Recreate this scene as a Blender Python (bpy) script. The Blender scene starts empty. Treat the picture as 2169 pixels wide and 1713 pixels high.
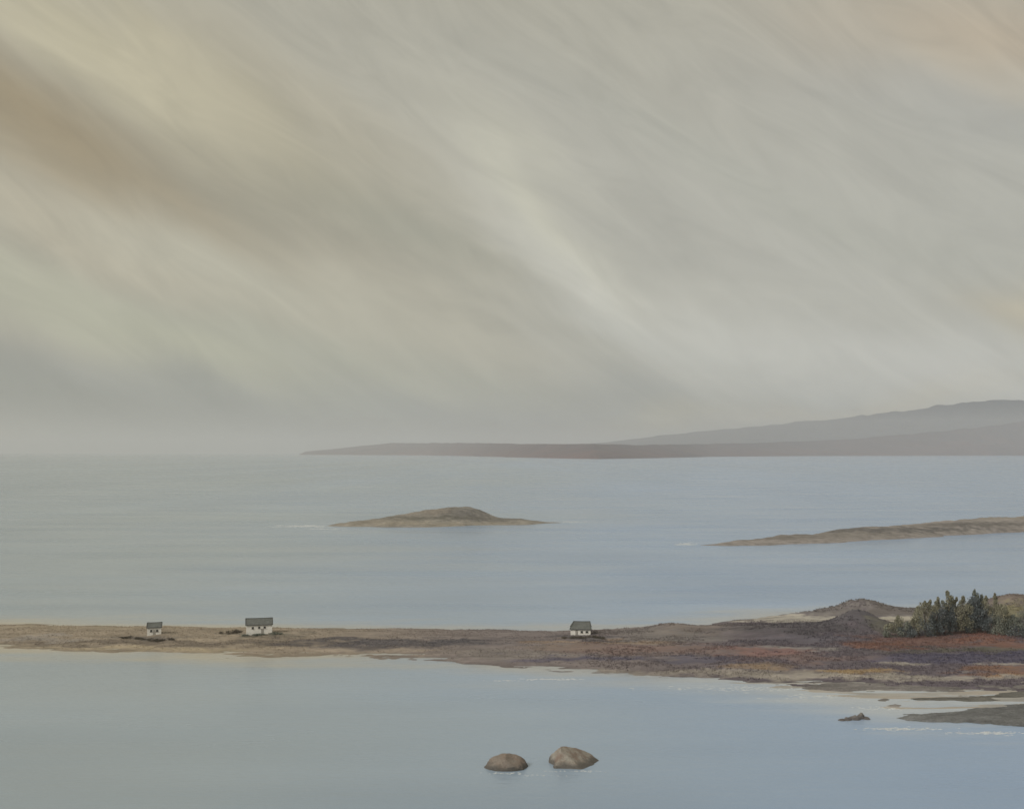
import bpy, bmesh, math, random
import numpy as np
from mathutils import Vector, Matrix, noise as mnoise

R = math.radians
scene = bpy.context.scene

# ------------------------------------------------------------------ camera
H = 56.0            # the painter stands on a hillside 56 m above the water
F = 2400.0          # focal length in photo pixels (2169 px wide)
CX, HY = 1084.5, 957.0
cam_data = bpy.data.cameras.new("camera")
cam = bpy.data.objects.new("camera", cam_data)
scene.collection.objects.link(cam)
cam.location = (0, 0, H)
cam.rotation_euler = (R(90), 0, 0)
cam_data.sensor_width = 36
cam_data.lens = 36 * F / 2169
cam_data.shift_y = (HY - 1713 / 2) / 2169
cam_data.clip_start = 1
cam_data.clip_end = 200000
scene.camera = cam
scene.cycles.use_denoising = True
scene.cycles.volume_bounces = 1
scene.cycles.max_bounces = 3
scene.cycles.diffuse_bounces = 1
scene.cycles.glossy_bounces = 1
scene.cycles.transparent_max_bounces = 4
vs = scene.view_settings
vs.view_transform = 'Standard'
vs.look = 'None'
vs.gamma = 1
vs.use_curve_mapping = False
vs.exposure = 0.10


def srgb(r, g, b):
    def f(c):
        c /= 255.0
        return c / 12.92 if c <= 0.04045 else ((c + 0.055) / 1.055) ** 2.4
    return (f(r), f(g), f(b))


# ------------------------------------------------------------------ world: overcast sky
SUN_EL, SUN_AZ = 34.0, -128.0      # azimuth from +Y, clockwise; behind the viewer's left shoulder
SKY_STRENGTH = 0.1
world = bpy.data.worlds.new("World")
scene.world = world
world.use_nodes = True
wn, wl = world.node_tree.nodes, world.node_tree.links
wn.clear()


def W(kind, **kw):
    n = wn.new(kind)
    for k, v in kw.items():
        setattr(n, k, v)
    return n


def wmath(op, a, b=None):
    n = W('ShaderNodeMath', operation=op)
    for i, v in enumerate((a, b)):
        if v is None:
            continue
        if isinstance(v, (int, float)):
            n.inputs[i].default_value = v
        else:
            wl.new(v, n.inputs[i])
    return n.outputs[0]


def wvec(op, a, b=None, scale=None):
    n = W('ShaderNodeVectorMath', operation=op)
    for i, v in enumerate((a, b)):
        if v is None:
            continue
        if isinstance(v, (tuple, list)):
            n.inputs[i].default_value = v
        else:
            wl.new(v, n.inputs[i])
    if scale is not None:
        if isinstance(scale, (int, float)):
            n.inputs['Scale'].default_value = scale
        else:
            wl.new(scale, n.inputs['Scale'])
    return n


tc = W('ShaderNodeTexCoord')
sep = W('ShaderNodeSeparateXYZ')
wl.new(tc.outputs['Generated'], sep.inputs[0])
dx, dy, dz = sep.outputs
az = wmath('ARCTAN2', dx, dy)
el = wmath('ARCSINE', dz)
# the cloud deck: parallel bands seen in perspective
inv = wmath('DIVIDE', 1.0, wmath('ADD', wmath('MAXIMUM', dz, 0.0), 0.16))
comb = W('ShaderNodeCombineXYZ')
wl.new(wmath('MULTIPLY', dx, inv), comb.inputs[0])
wl.new(wmath('MULTIPLY', dy, inv), comb.inputs[1])
mp = W('ShaderNodeMapping', vector_type='TEXTURE')
mp.inputs['Rotation'].default_value = (0, 0, R(40))
mp.inputs['Scale'].default_value = (1 / 0.42, 1 / 1.35, 1)
wl.new(comb.outputs[0], mp.inputs[0])
deck = W('ShaderNodeTexNoise')
deck.inputs['Scale'].default_value = 1.0
deck.inputs['Detail'].default_value = 4
deck.inputs['Roughness'].default_value = 0.52
deck.inputs['Distortion'].default_value = 0.5
wl.new(mp.outputs[0], deck.inputs['Vector'])
# direction coordinates, wavering with the deck so that no bank has a smooth edge
ae = W('ShaderNodeCombineXYZ')
wl.new(az, ae.inputs[0])
wl.new(el, ae.inputs[1])
mpw = W('ShaderNodeMapping', vector_type='TEXTURE')
mpw.inputs['Rotation'].default_value = (0, 0, R(-30))
mpw.inputs['Scale'].default_value = (1 / 3.0, 1 / 9.0, 1)
wl.new(ae.outputs[0], mpw.inputs[0])
wn_ = W('ShaderNodeTexNoise')
wn_.inputs['Scale'].default_value = 1.0
wn_.inputs['Detail'].default_value = 3
wl.new(mpw.outputs[0], wn_.inputs['Vector'])
mp2 = W('ShaderNodeMapping', vector_type='TEXTURE')
mp2.inputs['Rotation'].default_value = (0, 0, R(-33))
mp2.inputs['Scale'].default_value = (1 / 6.0, 1 / 24.0, 1)
wl.new(ae.outputs[0], mp2.inputs[0])
wisp = W('ShaderNodeTexNoise')
wisp.inputs['Scale'].default_value = 1.0
wisp.inputs['Detail'].default_value = 5
wisp.inputs['Roughness'].default_value = 0.6
wisp.inputs['Distortion'].default_value = 1.9
wl.new(mp2.outputs[0], wisp.inputs['Vector'])
off = wvec('SUBTRACT', wn_.outputs['Color'], (0.5, 0.5, 0.5))
off = wvec('MULTIPLY', off.outputs[0], (0.20, 0.11, 0.0))
AE = wvec('ADD', ae.outputs[0], off.outputs[0]).outputs[0]

BASE = srgb(168, 163, 145)


# cloud banks: direction centre (as photo pixels), half length, half width, slope (deg down to the right), colour
banks = [
    # x, y, len, wid, slope, colour, weight
    (2100, 620, 1500, 560, 12, (179, 178, 171), 0.9),
    (1000, 860, 1150, 85, 4, (134, 140, 143), 1.0),
    (150, 830, 640, 85, 6, (136, 138, 130), 1.0),
    (170, 300, 600, 125, 24, (148, 131, 100), 1.0),
    (740, 450, 480, 95, 24, (152, 146, 128), 1.0),
    (880, 500, 220, 70, 22, (155, 154, 141), 0.8),
    (240, 110, 360, 48, 30, (192, 184, 158), 1.0),
    (560, 200, 420, 90, 26, (177, 169, 148), 0.6),
    (160, 480, 330, 70, 16, (180, 166, 141), 0.8),
    (520, 590, 600, 85, 16, (184, 180, 163), 1.0),
    (300, 690, 420, 46, 18, (180, 179, 158), 1.0),
    (720, 750, 460, 45, 12, (170, 170, 154), 0.8),
    (1160, 470, 250, 44, 42, (197, 194, 177), 1.0),
    (1290, 630, 330, 66, 36, (199, 197, 187), 1.0),
    (1560, 770, 420, 60, 14, (184, 184, 177), 0.8),
    (1980, 770, 440, 62, 8, (194, 193, 187), 1.0),
    (1700, 420, 520, 60, 24, (168, 167, 157), 0.7),
    (2000, 260, 330, 60, 18, (168, 168, 163), 0.8),
    (2110, 70, 330, 110, 6, (181, 166, 145), 0.9),
    (2160, 640, 120, 42, 12, (186, 174, 148), 0.7),
    (1400, 905, 170, 30, -8, (184, 178, 152), 0.7),
    (1800, 865, 260, 26, -10, (192, 183, 162), 0.7),
    (60, 940, 240, 20, 0, (182, 163, 136), 0.9),
    (500, 945, 420, 18, 0, (167, 161, 146), 0.7),
]
acc = W('ShaderNodeCombineXYZ')
for i in range(3):
    acc.inputs[i].default_value = BASE[i]
acc = acc.outputs[0]
for (px, py, ln, wd, sl, col, wt) in banks:
    a0 = math.atan((px - CX) / F)
    e0 = math.atan((HY - py) / F * math.cos(a0))
    m = W('ShaderNodeMapping', vector_type='TEXTURE')
    m.inputs['Location'].default_value = (a0, e0, 0)
    m.inputs['Rotation'].default_value = (0, 0, R(-sl))
    m.inputs['Scale'].default_value = (ln / F, wd / F, 1)
    wl.new(AE, m.inputs[0])
    d2 = wvec('DOT_PRODUCT', m.outputs[0], m.outputs[0]).outputs['Value']
    g = wmath('POWER', 0.42, d2)
    mxn = W('ShaderNodeMix', data_type='RGBA')
    wl.new(wmath('MULTIPLY', g, wt * 0.9), mxn.inputs['Factor'])
    wl.new(acc, mxn.inputs['A'])
    mxn.inputs['B'].default_value = (*srgb(col[0], col[1], col[2] * 0.985), 1)
    acc = mxn.outputs['Result']
# streaky cloud texture everywhere
tex = wmath('MULTIPLY', wmath('SUBTRACT', deck.outputs['Fac'], 0.5), 0.20)
tex2 = wmath('MULTIPLY', wmath('SUBTRACT', wisp.outputs['Fac'], 0.5), 0.38)
fac = wmath('ADD', wmath('ADD', tex, tex2), 1.0)
cloud = wvec('SCALE', acc, None, fac).outputs[0]
cloud = wvec('SCALE', cloud, None, 1.0 / SKY_STRENGTH).outputs[0]
sky = W('ShaderNodeTexSky', sky_type='NISHITA')
sky.sun_disc = False
sky.sun_elevation = R(SUN_EL)
sky.sun_rotation = R(SUN_AZ)
sky.dust_density = 4
mix = W('ShaderNodeMix', data_type='RGBA')
mix.inputs['Factor'].default_value = 0.94      # a nearly closed cloud cover
wl.new(sky.outputs[0], mix.inputs['A'])
wl.new(cloud, mix.inputs['B'])
bg = W('ShaderNodeBackground')
bg.inputs['Strength'].default_value = SKY_STRENGTH
wl.new(mix.outputs['Result'], bg.inputs['Color'])
wo = W('ShaderNodeOutputWorld')
wl.new(bg.outputs[0], wo.inputs['Surface'])
world.cycles.sampling_method = 'MANUAL'
world.cycles.sample_map_resolution = 512

# ------------------------------------------------------------------ sun through cloud
sd_ = bpy.data.lights.new("sun", 'SUN')
sd_.energy = 1.5
sd_.angle = R(14)
sd_.color = (1.0, 0.94, 0.85)
sun = bpy.data.objects.new("sun", sd_)
scene.collection.objects.link(sun)
to_sun = Vector((math.sin(R(SUN_AZ)) * math.cos(R(SUN_EL)), math.cos(R(SUN_AZ)) * math.cos(R(SUN_EL)), math.sin(R(SUN_EL))))
sun.rotation_euler = to_sun.to_track_quat('Z', 'Y').to_euler()
sun.location = to_sun * 400

# ------------------------------------------------------------------ helpers
rng = np.random.default_rng(7)
random.seed(7)
COL = scene.collection


def ground(px, py, z=0.0):
    """the spot on level z that stands at a given place of the picture"""
    Y = (H - z) * F / (py - HY)
    return ((px - CX) * Y / F, Y)


def poly_g(pts):
    return np.array([ground(*p) for p in pts])


def project(X, Y, Z):
    return CX + F * X / Y, HY + F * (H - Z) / Y


_perm = rng.random((512, 512))


def vnoise(x, y, seed=0):
    x = x + seed * 17.31
    y = y + seed * 9.77
    xi = np.floor(x).astype(int)
    yi = np.floor(y).astype(int)
    fx, fy = x - xi, y - yi
    fx = fx * fx * (3 - 2 * fx)
    fy = fy * fy * (3 - 2 * fy)
    a = _perm[xi % 512, yi % 512]
    b = _perm[(xi + 1) % 512, yi % 512]
    c = _perm[xi % 512, (yi + 1) % 512]
    d = _perm[(xi + 1) % 512, (yi + 1) % 512]
    return (a * (1 - fx) + b * fx) * (1 - fy) + (c * (1 - fx) + d * fx) * fy - 0.5


def fbm(x, y, octaves=4, seed=0, rough=0.5):
    s, a, k = 0, 1.0, 1.0
    for o in range(octaves):
        s = s + a * vnoise(x * k, y * k, seed + o * 3)
        a *= rough
        k *= 2.03
    return s


def sdist(P, X, Y):
    """signed distance to polygon P, positive inside"""
    x, y = X.ravel(), Y.ravel()
    d = np.full(x.shape, 1e18)
    inside = np.zeros(x.shape, bool)
    n = len(P)
    for i in range(n):
        ax, ay = P[i]
        bx, by = P[(i + 1) % n]
        ex, ey = bx - ax, by - ay
        t = np.clip(((x - ax) * ex + (y - ay) * ey) / (ex * ex + ey * ey + 1e-12), 0, 1)
        d = np.minimum(d, (x - ax - t * ex) ** 2 + (y - ay - t * ey) ** 2)
        cond = (ay > y) != (by > y)
        with np.errstate(divide='ignore', invalid='ignore'):
            xin = ex * (y - ay) / (ey if ey != 0 else 1e-12) + ax
        inside ^= cond & (x < xin)
    d = np.sqrt(d)
    return np.where(inside, d, -d).reshape(X.shape)


def smooth(a, b, x):
    t = np.clip((x - a) / (b - a), 0, 1)
    return t * t * (3 - 2 * t)


def grid_mesh(name, X, Y, Z, col=None, keep=None, mat=None):
    ny, nx = X.shape
    idx = np.arange(nx * ny).reshape(ny, nx)
    q = np.stack([idx[:-1, :-1], idx[:-1, 1:], idx[1:, 1:], idx[1:, :-1]], -1).reshape(-1, 4)
    if keep is not None:
        q = q[keep.ravel()[q].any(1)]
    used, invx = np.unique(q, return_inverse=True)
    q = invx.reshape(-1, 4)
    v = np.stack([X.ravel(), Y.ravel(), Z.ravel()], 1)[used]
    me = bpy.data.meshes.new(name)
    me.vertices.add(len(v))
    me.vertices.foreach_set('co', v.astype(np.float32).ravel())
    me.loops.add(q.size)
    me.loops.foreach_set('vertex_index', q.astype(np.int32).ravel())
    me.polygons.add(len(q))
    me.polygons.foreach_set('loop_start', np.arange(0, q.size, 4, dtype=np.int32))
    me.polygons.foreach_set('use_smooth', np.ones(len(q), bool))
    me.update(calc_edges=True)
    if col is not None:
        set_col(me, col.reshape(-1, 3)[used])
    if mat:
        me.materials.append(mat)
    o = bpy.data.objects.new(name, me)
    COL.objects.link(o)
    return o


def set_col(me, c):
    at = me.color_attributes.new('Col', 'FLOAT_COLOR', 'POINT')
    rgba = np.ones((len(c), 4), np.float32)
    rgba[:, :3] = c
    at.data.foreach_set('color', rgba.ravel())


def soup(name, V, Fc, mat, col=None, parent=None, smooth_=False):
    me = bpy.data.meshes.new(name)
    me.from_pydata([tuple(v) for v in V], [], [tuple(int(i) for i in f) for f in Fc])
    if col is not None:
        set_col(me, np.asarray(col))
    me.materials.append(mat)
    if smooth_:
        me.polygons.foreach_set('use_smooth', np.ones(len(me.polygons), bool))
    me.update()
    o = bpy.data.objects.new(name, me)
    COL.objects.link(o)
    o.parent = parent
    return o


def from_bm(name, bm, mat, parent=None, smooth_=False):
    me = bpy.data.meshes.new(name)
    bm.normal_update()
    bm.to_mesh(me)
    bm.free()
    me.materials.append(mat)
    if smooth_:
        me.polygons.foreach_set('use_smooth', np.ones(len(me.polygons), bool))
    o = bpy.data.objects.new(name, me)
    COL.objects.link(o)
    o.parent = parent
    return o


def tag(o, label=None, cat=None, group=None, kind=None):
    if label:
        o['label'] = label
    if cat:
        o['category'] = cat
    if group:
        o['group'] = group
    if kind:
        o['kind'] = kind
    return o


def empty(name, loc, rz=0):
    o = bpy.data.objects.new(name, None)
    o.empty_display_size = 0.5
    o.location = loc
    o.rotation_euler = (0, 0, rz)
    COL.objects.link(o)
    return o


# ------------------------------------------------------------------ materials
def new_mat(name):
    m = bpy.data.materials.new(name)
    m.use_nodes = True
    nt = m.node_tree
    return m, nt, nt.nodes, nt.links, nt.nodes['Principled BSDF']


def add(nodes, kind, **kw):
    n = nodes.new(kind)
    for k, v in kw.items():
        setattr(n, k, v)
    return n


def noise_mat(name, base, amp=0.35, scale=1.0, rough=0.9, stretch=(1, 1, 1), bump=0.0, bump_scale=None, attr=False,
              spec=0.3, amp2=0.2, bump_dist=0.1):
    """colour (or the mesh's own colour attribute) broken up by two sizes of noise"""
    m, nt, n, l, p = new_mat(name)
    geo = add(n, 'ShaderNodeNewGeometry') if attr else add(n, 'ShaderNodeTexCoord')
    src = geo.outputs['Position'] if attr else geo.outputs['Object']
    mp = add(n, 'ShaderNodeMapping')
    mp.inputs['Scale'].default_value = stretch
    l.new(src, mp.inputs[0])
    a = add(n, 'ShaderNodeTexNoise')
    a.inputs['Scale'].default_value = scale
    a.inputs['Detail'].default_value = 6
    a.inputs['Roughness'].default_value = 0.6
    l.new(mp.outputs[0], a.inputs['Vector'])
    b = add(n, 'ShaderNodeTexNoise')
    b.inputs['Scale'].default_value = scale * 7
    b.inputs['Detail'].default_value = 4
    l.new(mp.outputs[0], b.inputs['Vector'])
    r1 = add(n, 'ShaderNodeMapRange')
    r1.inputs['From Min'].default_value = 0.3
    r1.inputs['From Max'].default_value = 0.7
    r1.inputs['To Min'].default_value = 1 - amp
    r1.inputs['To Max'].default_value = 1 + amp
    l.new(a.outputs['Fac'], r1.inputs['Value'])
    r2 = add(n, 'ShaderNodeMapRange')
    r2.inputs['From Min'].default_value = 0.3
    r2.inputs['From Max'].default_value = 0.7
    r2.inputs['To Min'].default_value = 1 - amp2
    r2.inputs['To Max'].default_value = 1 + amp2
    l.new(b.outputs['Fac'], r2.inputs['Value'])
    mu = add(n, 'ShaderNodeMath', operation='MULTIPLY')
    l.new(r1.outputs[0], mu.inputs[0])
    l.new(r2.outputs[0], mu.inputs[1])
    sc = add(n, 'ShaderNodeVectorMath', operation='SCALE')
    if attr:
        ca = add(n, 'ShaderNodeVertexColor', layer_name='Col')
        l.new(ca.outputs['Color'], sc.inputs[0])
    else:
        sc.inputs[0].default_value = base
    l.new(mu.outputs[0], sc.inputs['Scale'])
    l.new(sc.outputs[0], p.inputs['Base Color'])
    p.inputs['Roughness'].default_value = rough
    p.inputs['Specular IOR Level'].default_value = spec
    if bump:
        bn = add(n, 'ShaderNodeBump')
        bn.inputs['Strength'].default_value = bump
        bn.inputs['Distance'].default_value = bump_dist
        b2 = add(n, 'ShaderNodeTexNoise')
        b2.inputs['Scale'].default_value = bump_scale or scale * 3
        b2.inputs['Detail'].default_value = 8
        l.new(src, b2.inputs['Vector'])
        l.new(b2.outputs['Fac'], bn.inputs['Height'])
        l.new(bn.outputs[0], p.inputs['Normal'])
    return m


M_land = noise_mat('heath_ground', None, 0.20, 0.22, 0.95, (0.3, 1, 1), 0.5, 1.2, attr=True, amp2=0.12, bump_dist=0.25)
M_isle = noise_mat('island_ground', None, 0.16, 0.06, 0.95, (0.5, 1, 1), 0.8, 0.3, attr=True, amp2=0.22, bump_dist=1.0)
M_hill = noise_mat('hill_ground', None, 0.16, 0.0016, 0.95, (1, 1, 1), 0.6, 0.004, attr=True, amp2=0.12, bump_dist=30)
M_sand = noise_mat('wet_sand', None, 0.12, 0.12, 0.38, (0.3, 1, 1), 0.3, 0.8, attr=True, amp2=0.08, spec=0.5, bump_dist=0.05)
M_reef = noise_mat('wet_reef', None, 0.35, 0.5, 0.6, (0.5, 1, 1), 0.9, 2.0, attr=True, amp2=0.3, spec=0.5, bump_dist=0.25)

# ------------------------------------------------------------------ land forms
main_poly = poly_g([
    (-420, 1362), (-200, 1366), (0, 1371), (150, 1374), (300, 1377), (500, 1384), (700, 1388), (850, 1390), (950, 1394),
    (1000, 1401), (1080, 1411), (1200, 1419), (1350, 1428), (1500, 1433), (1650, 1440), (1750, 1446), (1850, 1450),
    (2000, 1455), (2169, 1460), (2700, 1470), (2900, 1290), (2500, 1272), (2300, 1276), (2169, 1280), (2050, 1286), (1950, 1292),
    (1850, 1294), (1700, 1300), (1620, 1304), (1560, 1312), (1500, 1324), (1400, 1330), (1200, 1335), (1000, 1334), (800, 1333),
    (600, 1331), (400, 1328), (200, 1325), (0, 1323), (-200, 1321), (-420, 1322), (-520, 1340)])

mounds = [  # picture foot x, y, height m, radius across m, radius in depth m
    (1818, 1338, 4.0, 6.5, 8), (1770, 1343, 1.9, 13, 9), (1660, 1345, 1.3, 13, 9), (1880, 1345, 0.8, 10, 8),
    (1815, 1297, 3.5, 9.5, 14), (1750, 1299, 1.7, 22, 10), (1900, 1297, 1.0, 16, 10),
    (1420, 1338, 1.9, 8, 7), (1540, 1342, 0.9, 13, 8),
    (2150, 1290, 4.4, 12, 12), (2030, 1338, 1.2, 30, 9), (2110, 1330, 1.5, 18, 12),
    (2100, 1365, 1.2, 30, 7), (1600, 1385, 0.7, 25, 6), (1250, 1380, 0.6, 25, 6), (2050, 1405, 0.7, 25, 6),
    (560, 1345, 0.35, 30, 7), (250, 1350, 0.3, 30, 7)]
mound_g = [(*ground(x, y), h, rx, ry) for x, y, h, rx, ry in mounds]


def land_h(X, Y):
    wob = fbm(X * 0.045, Y * 0.16, 6, 1, 0.6) * 12.0 + fbm(X * 0.5, Y * 0.8, 3, 5) * 1.3
    s = sdist(main_poly, X, Y) + wob * smooth(380, 300, Y) + wob * 0.35 * (1 - smooth(380, 300, Y))
    z = np.where(s > 0, 1.25 * (1 - np.exp(-np.maximum(s, 0) / 8.0)), s * 0.10)
    inl = np.clip(z, 0, 1)
    for gx, gy, h, rx, ry in mound_g:
        z = z + h * np.exp(-((X - gx) / rx) ** 2 - ((Y - gy) / ry) ** 2) * np.clip(inl * 2, 0, 1)
    z = z + inl * (fbm(X * 0.12, Y * 0.2, 4, 11) * 0.55 + fbm(X * 0.8, Y * 0.9, 3, 15) * 0.16)
    # the pale strand behind the dark knoll lies low
    px, py = project(X, Y, z * 0)
    low = np.exp(-((px - 1850) / 200) ** 4 - ((py - 1312) / 7.5) ** 2)
    z = np.where(z > 0.12, z * (1 - 0.8 * low) + 0.1 * low, z)
    return np.maximum(z, -1.2)


def h_at(x, y):
    return float(land_h(np.array([[x]]), np.array([[y]]))[0, 0])


def paint(px, py, X, Y, base, patches, seed=40, wx=26, wy=5, desat=0.32):
    """ground cover: heather, wrack, grass and sand in drawn-out patches with ragged edges"""
    c = np.array(base, float)
    n1 = fbm(X * 0.09, Y * 0.22, 5, seed, 0.6)
    n2 = fbm(X * 0.11, Y * 0.2, 5, seed + 7, 0.6)
    rag = fbm(X * 0.35, Y * 0.9, 4, seed + 31, 0.7) * 1.1
    qx, qy = px + n1 * wx * 2.2, py + n2 * wy * 2.2
    for (x, y, hx, hy, col, k) in patches:
        d = ((qx - x) / hx) ** 2 + ((qy - y) / hy) ** 2
        w = (k * 0.9 * (1 - smooth(0.0, 2.1, d + rag)))[..., None]
        cc = np.array(col)
        cc = cc * (1 - desat) + cc.mean() * desat
        c = c * (1 - w) + cc * w
    return c


xs = np.arange(-230, 265, 0.62)
ys = np.concatenate([np.arange(252, 345, 0.75), np.arange(345, 480, 1.1)])
X, Y = np.meshgrid(xs, ys)
Z = land_h(X, Y)
PX, PY = project(X, Y, np.clip(Z, 0, 1.2))
tan, greyb, darkp = np.array((.36, .305, .245)), np.array((.235, .205, .21)), np.array((.155, .135, .16))
t1 = smooth(500, 1100, PX)[..., None]
t2 = smooth(1250, 1650, PX)[..., None]
base = (tan * (1 - t1) + greyb * t1) * (1 - t2) + darkp * t2
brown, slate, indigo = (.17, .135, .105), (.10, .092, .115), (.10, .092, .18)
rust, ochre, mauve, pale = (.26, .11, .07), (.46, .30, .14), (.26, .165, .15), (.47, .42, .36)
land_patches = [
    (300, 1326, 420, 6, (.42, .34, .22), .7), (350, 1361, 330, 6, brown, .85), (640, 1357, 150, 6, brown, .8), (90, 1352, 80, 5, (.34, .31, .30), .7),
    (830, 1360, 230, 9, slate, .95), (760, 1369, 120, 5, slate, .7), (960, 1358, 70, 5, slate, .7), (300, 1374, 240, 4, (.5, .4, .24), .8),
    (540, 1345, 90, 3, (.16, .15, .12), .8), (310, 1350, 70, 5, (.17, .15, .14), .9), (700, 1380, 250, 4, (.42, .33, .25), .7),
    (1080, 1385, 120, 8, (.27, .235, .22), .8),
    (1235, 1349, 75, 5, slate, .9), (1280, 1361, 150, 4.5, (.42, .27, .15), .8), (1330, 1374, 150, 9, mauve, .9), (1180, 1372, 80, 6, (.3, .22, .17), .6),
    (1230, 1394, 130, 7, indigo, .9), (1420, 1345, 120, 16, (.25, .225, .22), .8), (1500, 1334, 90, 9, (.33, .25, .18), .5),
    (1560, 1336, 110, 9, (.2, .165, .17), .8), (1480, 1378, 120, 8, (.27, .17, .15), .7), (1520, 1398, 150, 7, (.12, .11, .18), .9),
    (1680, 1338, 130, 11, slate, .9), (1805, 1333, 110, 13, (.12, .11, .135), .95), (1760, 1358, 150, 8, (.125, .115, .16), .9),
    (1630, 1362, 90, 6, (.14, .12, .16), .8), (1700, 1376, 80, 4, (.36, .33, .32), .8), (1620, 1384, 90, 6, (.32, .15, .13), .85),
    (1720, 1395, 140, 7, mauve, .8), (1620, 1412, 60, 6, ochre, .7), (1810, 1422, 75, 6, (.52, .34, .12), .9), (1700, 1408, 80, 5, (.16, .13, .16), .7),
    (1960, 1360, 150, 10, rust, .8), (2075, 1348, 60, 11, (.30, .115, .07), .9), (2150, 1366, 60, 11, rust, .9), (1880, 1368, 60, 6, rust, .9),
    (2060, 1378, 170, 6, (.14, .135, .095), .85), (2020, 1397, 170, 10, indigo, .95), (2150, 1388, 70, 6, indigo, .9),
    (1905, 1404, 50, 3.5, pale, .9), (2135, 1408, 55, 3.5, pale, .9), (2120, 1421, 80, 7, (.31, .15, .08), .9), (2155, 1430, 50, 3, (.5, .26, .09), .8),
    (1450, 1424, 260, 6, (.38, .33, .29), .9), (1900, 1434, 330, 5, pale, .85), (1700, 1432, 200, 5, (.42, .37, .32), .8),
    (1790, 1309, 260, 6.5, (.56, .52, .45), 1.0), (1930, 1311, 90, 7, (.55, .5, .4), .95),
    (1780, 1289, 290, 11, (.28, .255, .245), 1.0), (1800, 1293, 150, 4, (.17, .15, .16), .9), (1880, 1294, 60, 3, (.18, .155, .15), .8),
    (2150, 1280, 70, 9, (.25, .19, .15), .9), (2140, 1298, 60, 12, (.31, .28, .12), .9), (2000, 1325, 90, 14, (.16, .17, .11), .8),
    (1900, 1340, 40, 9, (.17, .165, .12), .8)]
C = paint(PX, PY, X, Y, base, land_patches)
wet = smooth(0.45, 0.02, Z)[..., None]
C = C * (1 - 0.25 * wet)
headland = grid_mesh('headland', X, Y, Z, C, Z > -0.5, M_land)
tag(headland, 'low heath-covered spit of land widening to a headland', None, None, 'structure')

# low reefs and wet sand at the right-hand shore
sand_poly = poly_g([(1500, 1440), (1620, 1452), (1760, 1472), (1850, 1492), (1900, 1506), (2000, 1504), (2169, 1494), (2500, 1492), (2600, 1445), (2169, 1440), (1800, 1434)])
reefs = [
    ('reef', [(1690, 1450), (1790, 1446), (1950, 1443), (2169, 1440), (2500, 1436), (2500, 1458), (2169, 1459), (2000, 1463), (1860, 1463), (1770, 1464), (1720, 1458)], 0.42, (.19, .175, .175)),
    ('reef', [(1905, 1479), (1990, 1474), (2090, 1471), (2169, 1466), (2450, 1458), (2450, 1471), (2169, 1479), (2050, 1483), (1950, 1482)], 0.34, (.12, .115, .105)),
    ('reef', [(1880, 1521), (1945, 1514), (2030, 1506), (2080, 1498), (2169, 1492), (2450, 1484), (2450, 1556), (2169, 1542), (2060, 1531), (1970, 1528)], 0.65, (.155, .16, .17)),
    ('reef', [(1850, 1481), (1875, 1478), (1888, 1481), (1880, 1486), (1858, 1485)], 0.2, (.19, .175, .165)),
    ('reef', [(1872, 1494), (1895, 1490), (1916, 1493), (1900, 1499), (1880, 1498)], 0.1, (.27, .25, .245)),
]


def low_land(name, P, hmax, wdt, col, mat, res, wob_amp, thresh=-0.25, drop=0.12, col2=None, seed=2, margin=10, ledge=0.0, bars=0.0):
    P = poly_g(P) if not isinstance(P, np.ndarray) else P
    x0, y0 = P.min(0) - margin
    x1, y1 = P.max(0) + margin
    X, Y = np.meshgrid(np.arange(x0, x1, res), np.arange(y0, y1, res))
    s = sdist(P, X, Y) + fbm(X * 0.12, Y * 0.3, 5, seed, 0.6) * wob_amp
    Z = np.where(s > 0, hmax * (1 - np.exp(-np.maximum(s, 0) / wdt)), s * drop)
    if bars:
        Z = Z - bars * smooth(-0.15, 0.25, fbm(X * 0.035, Y * 0.42, 5, seed + 77, 0.6))
    up = np.clip(Z / hmax, 0, 1)
    Z = Z + up * fbm(X * 0.5, Y * 0.9, 4, seed + 9, 0.6) * ledge
    n = fbm(X * 0.1, Y * 0.3, 4, seed + 4)[..., None]
    c = np.array(col) * (1 + 0.5 * n)
    if col2 is not None:
        k = smooth(-0.1, 0.3, fbm(X * 0.04, Y * 0.12, 4, seed + 21))[..., None]
        c = c * (1 - k) + np.array(col2) * k
    return grid_mesh(name, X, Y, np.maximum(Z, -0.8), np.clip(c, 0.02, 0.9), Z > thresh, mat)


sb = low_land('sandbank', sand_poly, 0.10, 6, (.40, .385, .37), M_sand, 0.6, 6.0, -0.08, 0.02, (.44, .395, .345), 3, bars=0.15)
tag(sb, 'flat pale wet sand between the dark reefs', None, None, 'structure')
for k, (nm, P, hm, c) in enumerate(reefs):
    o = low_land(nm, P, hm, 1.6, c, M_reef, 0.4, 3.0 if k < 3 else 1.2, -0.25, 0.15, None, 50 + 5 * k, 6, 0.5 * hm)
    tag(o, ['long grey reef ledge below the headland', 'thin dark reef ledge lying across the wet sand', 'broad slate-grey reef reaching out from the right edge',
            'small dark reef hump left of the thin ledge', 'faint small reef patch on the wet sand'][k], None, None, 'structure')

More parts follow.
